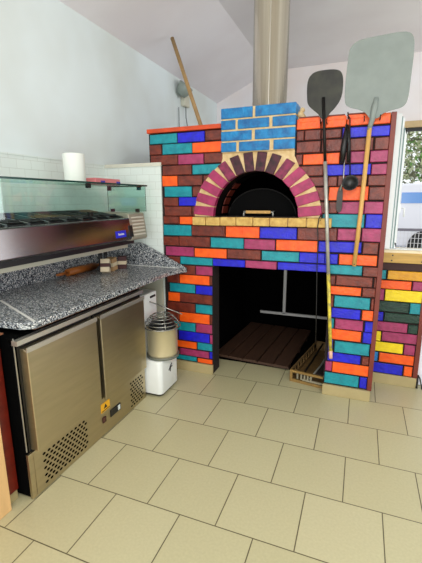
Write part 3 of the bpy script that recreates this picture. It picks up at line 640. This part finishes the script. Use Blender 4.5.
MB().lathe([(.0, .0), (.094, 0), (.106, .01), (.109, .03), (.109, .212), (.114, .215), (.114, .221), (.105, .221), (.103, .03), (.0, .012)], (BX, BYc, .277), 40).build('bowl', mat('bowl_steel', (226, 214, 176), rough=.35, metal=.6), mx)
MB().lathe([(.110, 0), (.118, 0), (.118, .014), (.111, .016)], (BX, BYc, .275), 40).build('bowl_collar', mat('grey_collar', (104, 108, 96), rough=.5), mx)
MB().prism([(x, y, .25) for x, y in rrect(-1.12, -.908, .93, 1.15, .02)], (0, 0, .47), 0, True).build('head_column', M_white, mx, bevel=.008)
MB().box(-.908, -.9055, 1.045, 1.12, .680, .697).build('head_slot', M_black, mx)
gd = MB(); cz = .503
gd.tube([(BX+.130*math.cos(t), BYc+.130*math.sin(t), cz) for t in [2*math.pi*k/32 for k in range(33)]], .0045, 8, cap=False)
for r_, dz in ((.120, .022), (.106, .044), (.088, .064), (.066, .080)):
    gd.tube([(BX+r_*math.cos(t), BYc+r_*math.sin(t), cz+dz) for t in [2*math.pi*k/28 for k in range(29)]], .0034, 6, cap=False)
for k in range(5):
    t = 2*math.pi*(k+.3)/5; gd.tube([(BX+r_*math.cos(t), BYc+r_*math.sin(t), cz+dz) for r_, dz in ((.130, 0), (.120, .022), (.106, .044), (.088, .064), (.066, .080))], .003, 6)
gd.tube([(-.905, 1.03, .66), (-.80, 1.06, .62), (-.665, 1.08, .575)], .0045, 8)
gd.build('wire_guard', mat('guard_wire', (150, 150, 144), rough=.25, metal=.8), mx)
MB().lathe([(0, .046), (.04, .042), (.08, .026), (.101, .004), (.101, 0), (0, 0)], (BX, BYc, .499), 32).build('bowl_lid', M_black, mx)
lg = MB(); X0 = -.7375; yy = -.045
lg.tube([(X0, 1.03+yy, .165), (X0, 1.055+yy, .195), (X0, 1.075+yy, .205)], .005, 6).tube([(X0, 1.05+yy, .15), (X0, 1.055+yy, .175), (X0, 1.06+yy, .185)], .004, 6).tube([(X0, 1.04+yy, .178), (X0, 1.08+yy, .183)], .004, 6); lg.build('maker_mark', M_black, mx)

# cabinets left of the fridge
cab = tag(MB().box(-1.46, -.928, -.75, -.186, .05, .80).box(-1.46, -.928, -.75, -.186, .80, .828).build('wooden_cabinet', M_red, bevel=.003), 'red-brown wooden cabinet left of the steel fridge', 'cabinet')
MB().box(-1.45, -.935, -.74, -.19, .0, .05).build('cabinet_plinth', M_plinth, cab)
MB().box(-1.46, -.90, -.76, -.185, .828, .834).build('cabinet_top', mat('brown_top_board', (120, 70, 40), rough=.5), cab)
tag(MB().box(-.927, -.900, -.9, -.255, .0, .80).build('beech_board', M_lwood, bevel=.003), 'light beech board standing in front of the red-brown cabinet', 'board')

# wall fixture high on the left wall
wf = thing('wall_spotlight', 'small grey-white spotlight high on the left wall with dangling cables', 'spotlight', (-1.47, 2.87, 2.53))
Mf = mat('grey_fixture', (140, 150, 142), rough=.4); 
MB().box(-1.47, -1.42, 2.80, 2.94, 2.41, 2.56).build('wall_box', mat('offwhite_box', (206, 204, 184), rough=.5), wf, bevel=.01)
MB(xf=Matrix.Translation((-1.40, 2.74, 2.555)) @ Matrix.Rotation(math.radians(40), 4, 'Y')).lathe([(0, -.07), (.05, -.065), (.075, -.02), (.085, .05), (.078, .055), (.06, .03), (0, .02)], (0, 0, 0), 24).build('lamp_head', Mf, wf)
MB().tube([(-1.44, 2.87, 2.42), (-1.44, 2.87, 2.30), (-1.44, 2.90, 2.22), (-1.44, 2.87, 2.05)], .006, 6).build('cable', mat('grey_cable', (120, 124, 128), rough=.6), wf)
MB().tube([(-1.455, 2.72, 2.38), (-1.455, 2.72, 2.1)], .005, 6).build('cable', bpy.data.materials['grey_cable'], wf)
# black plug lead at the end of the low wall
tag(MB().tube([(.972, LW-.006, .105), (.985, LW-.012, .085), (1.0, LW-.02, .03), (1.004, LW-.03, .006)], .005, 8).tube([(.972, LW-.006, .105), (.972, LW-.01, .05), (.968, LW-.03, .008)], .007, 8).build('cable', M_black), 'short black cable hanging at the end of the low wall', 'cable')

# ================= STREET =================
gnd = struct(MB().box(-3, 12, 7, 30, -.12, -.02).build('ground', mat('pale_asphalt', (170, 172, 178), rough=.9)))
rl = thing('railing', 'grey-topped white mesh railing outside the window', 'railing', (1.6, 5.2, 0))
MB().box(.4, 3.2, 5.18, 5.22, .90, .94).build('top_rail', mat('grey_rail', (120, 118, 132), rough=.5), rl)
b = MB()
for k in range(56): b.box(.42+k*.05, .428+k*.05, 5.196, 5.204, .0, .90)
for k in range(12): b.box(.4, 3.2, 5.197, 5.203, .04+k*.075, .046+k*.075)
b.build('mesh_panel', mat('white_wire', (226, 226, 234), rough=.5), rl)
van = thing('van', 'white van with blue-tinted windows parked beyond the railing', 'van', (2.4, 9, 0))
Mv = mat('white_van_paint', (240, 240, 248), rough=.25)
MB().prism([(1.0, 8.6, .28), (1.0, 8.6, 1.15), (1.1, 8.6, 1.45), (1.35, 8.6, 1.72), (4.6, 8.6, 1.74), (4.7, 8.6, 1.3), (4.7, 8.6, .28)], (0, 1.6, 0)).build('body', Mv, van, bevel=.04)
MB().box(1.32, 4.4, 8.585, 8.60, 1.28, 1.52).build('window', mat('blue_window_glass', (110, 160, 226), rough=.15), van)
for x in (1.88, 4.0):
    MB(xf=Matrix.Translation((x, 8.62, .32)) @ Matrix.Rotation(math.pi/2, 4, 'X')).lathe([(0, -.08), (.30, -.08), (.34, -.04), (.34, .08), (.30, .1), (.18, .1), (.16, .07), (0, .07)], (0, 0, 0), 28).build('wheel', M_black, van)
Mlf = [mat('leaf_green', (120, 168, 84), rough=.6, noise=.3), mat('leaf_pale', (196, 200, 160), rough=.6), mat('leaf_dark', (110, 110, 84), rough=.6)]
Mtr = mat('bark', (118, 96, 84), rough=.9)
for i, (x, y, h_, r_, lab) in enumerate(((1.5, 12, 3.3, .85, 'leafy green tree nearest the window frame beyond the street'), (3.7, 13, 3.0, 1.0, 'green tree behind the van towards the right picture edge'), (2.9, 17, 4.2, 1.2, 'distant pale green tree behind the other two'))):
    t = thing('tree', lab, 'tree', (x, y, -.02), 'street trees')
    MB().tube([(x, y, -.02), (x+.05, y, h_*.4), (x-.05, y, h_*.75)], .1, 10, rs=[.14, .1, .06]).build('trunk', Mtr, t)
    b = MB(); rnd = random.Random(i)
    for k in range(800):
        u = Vector((rnd.gauss(0, 1), rnd.gauss(0, 1), rnd.gauss(0, 1))).normalized()*rnd.uniform(.45, 1)**.6*r_
        c = Vector((x, y, h_*.78))+Vector((u.x, u.y, u.z*1.05)); s_ = rnd.uniform(.05, .11)
        a = Vector((rnd.gauss(0, 1), rnd.gauss(0, 1), rnd.gauss(0, 1))).normalized(); d = a.cross(Vector((.3, .5, .8))).normalized()
        b.add([c-a*s_, c+d*s_*.5, c+a*s_, c-d*s_*.5], [(0, 1, 2, 3)], rnd.choice((0, 1, 1, 2)))
    b.build('foliage', Mlf, t, recalc=False)
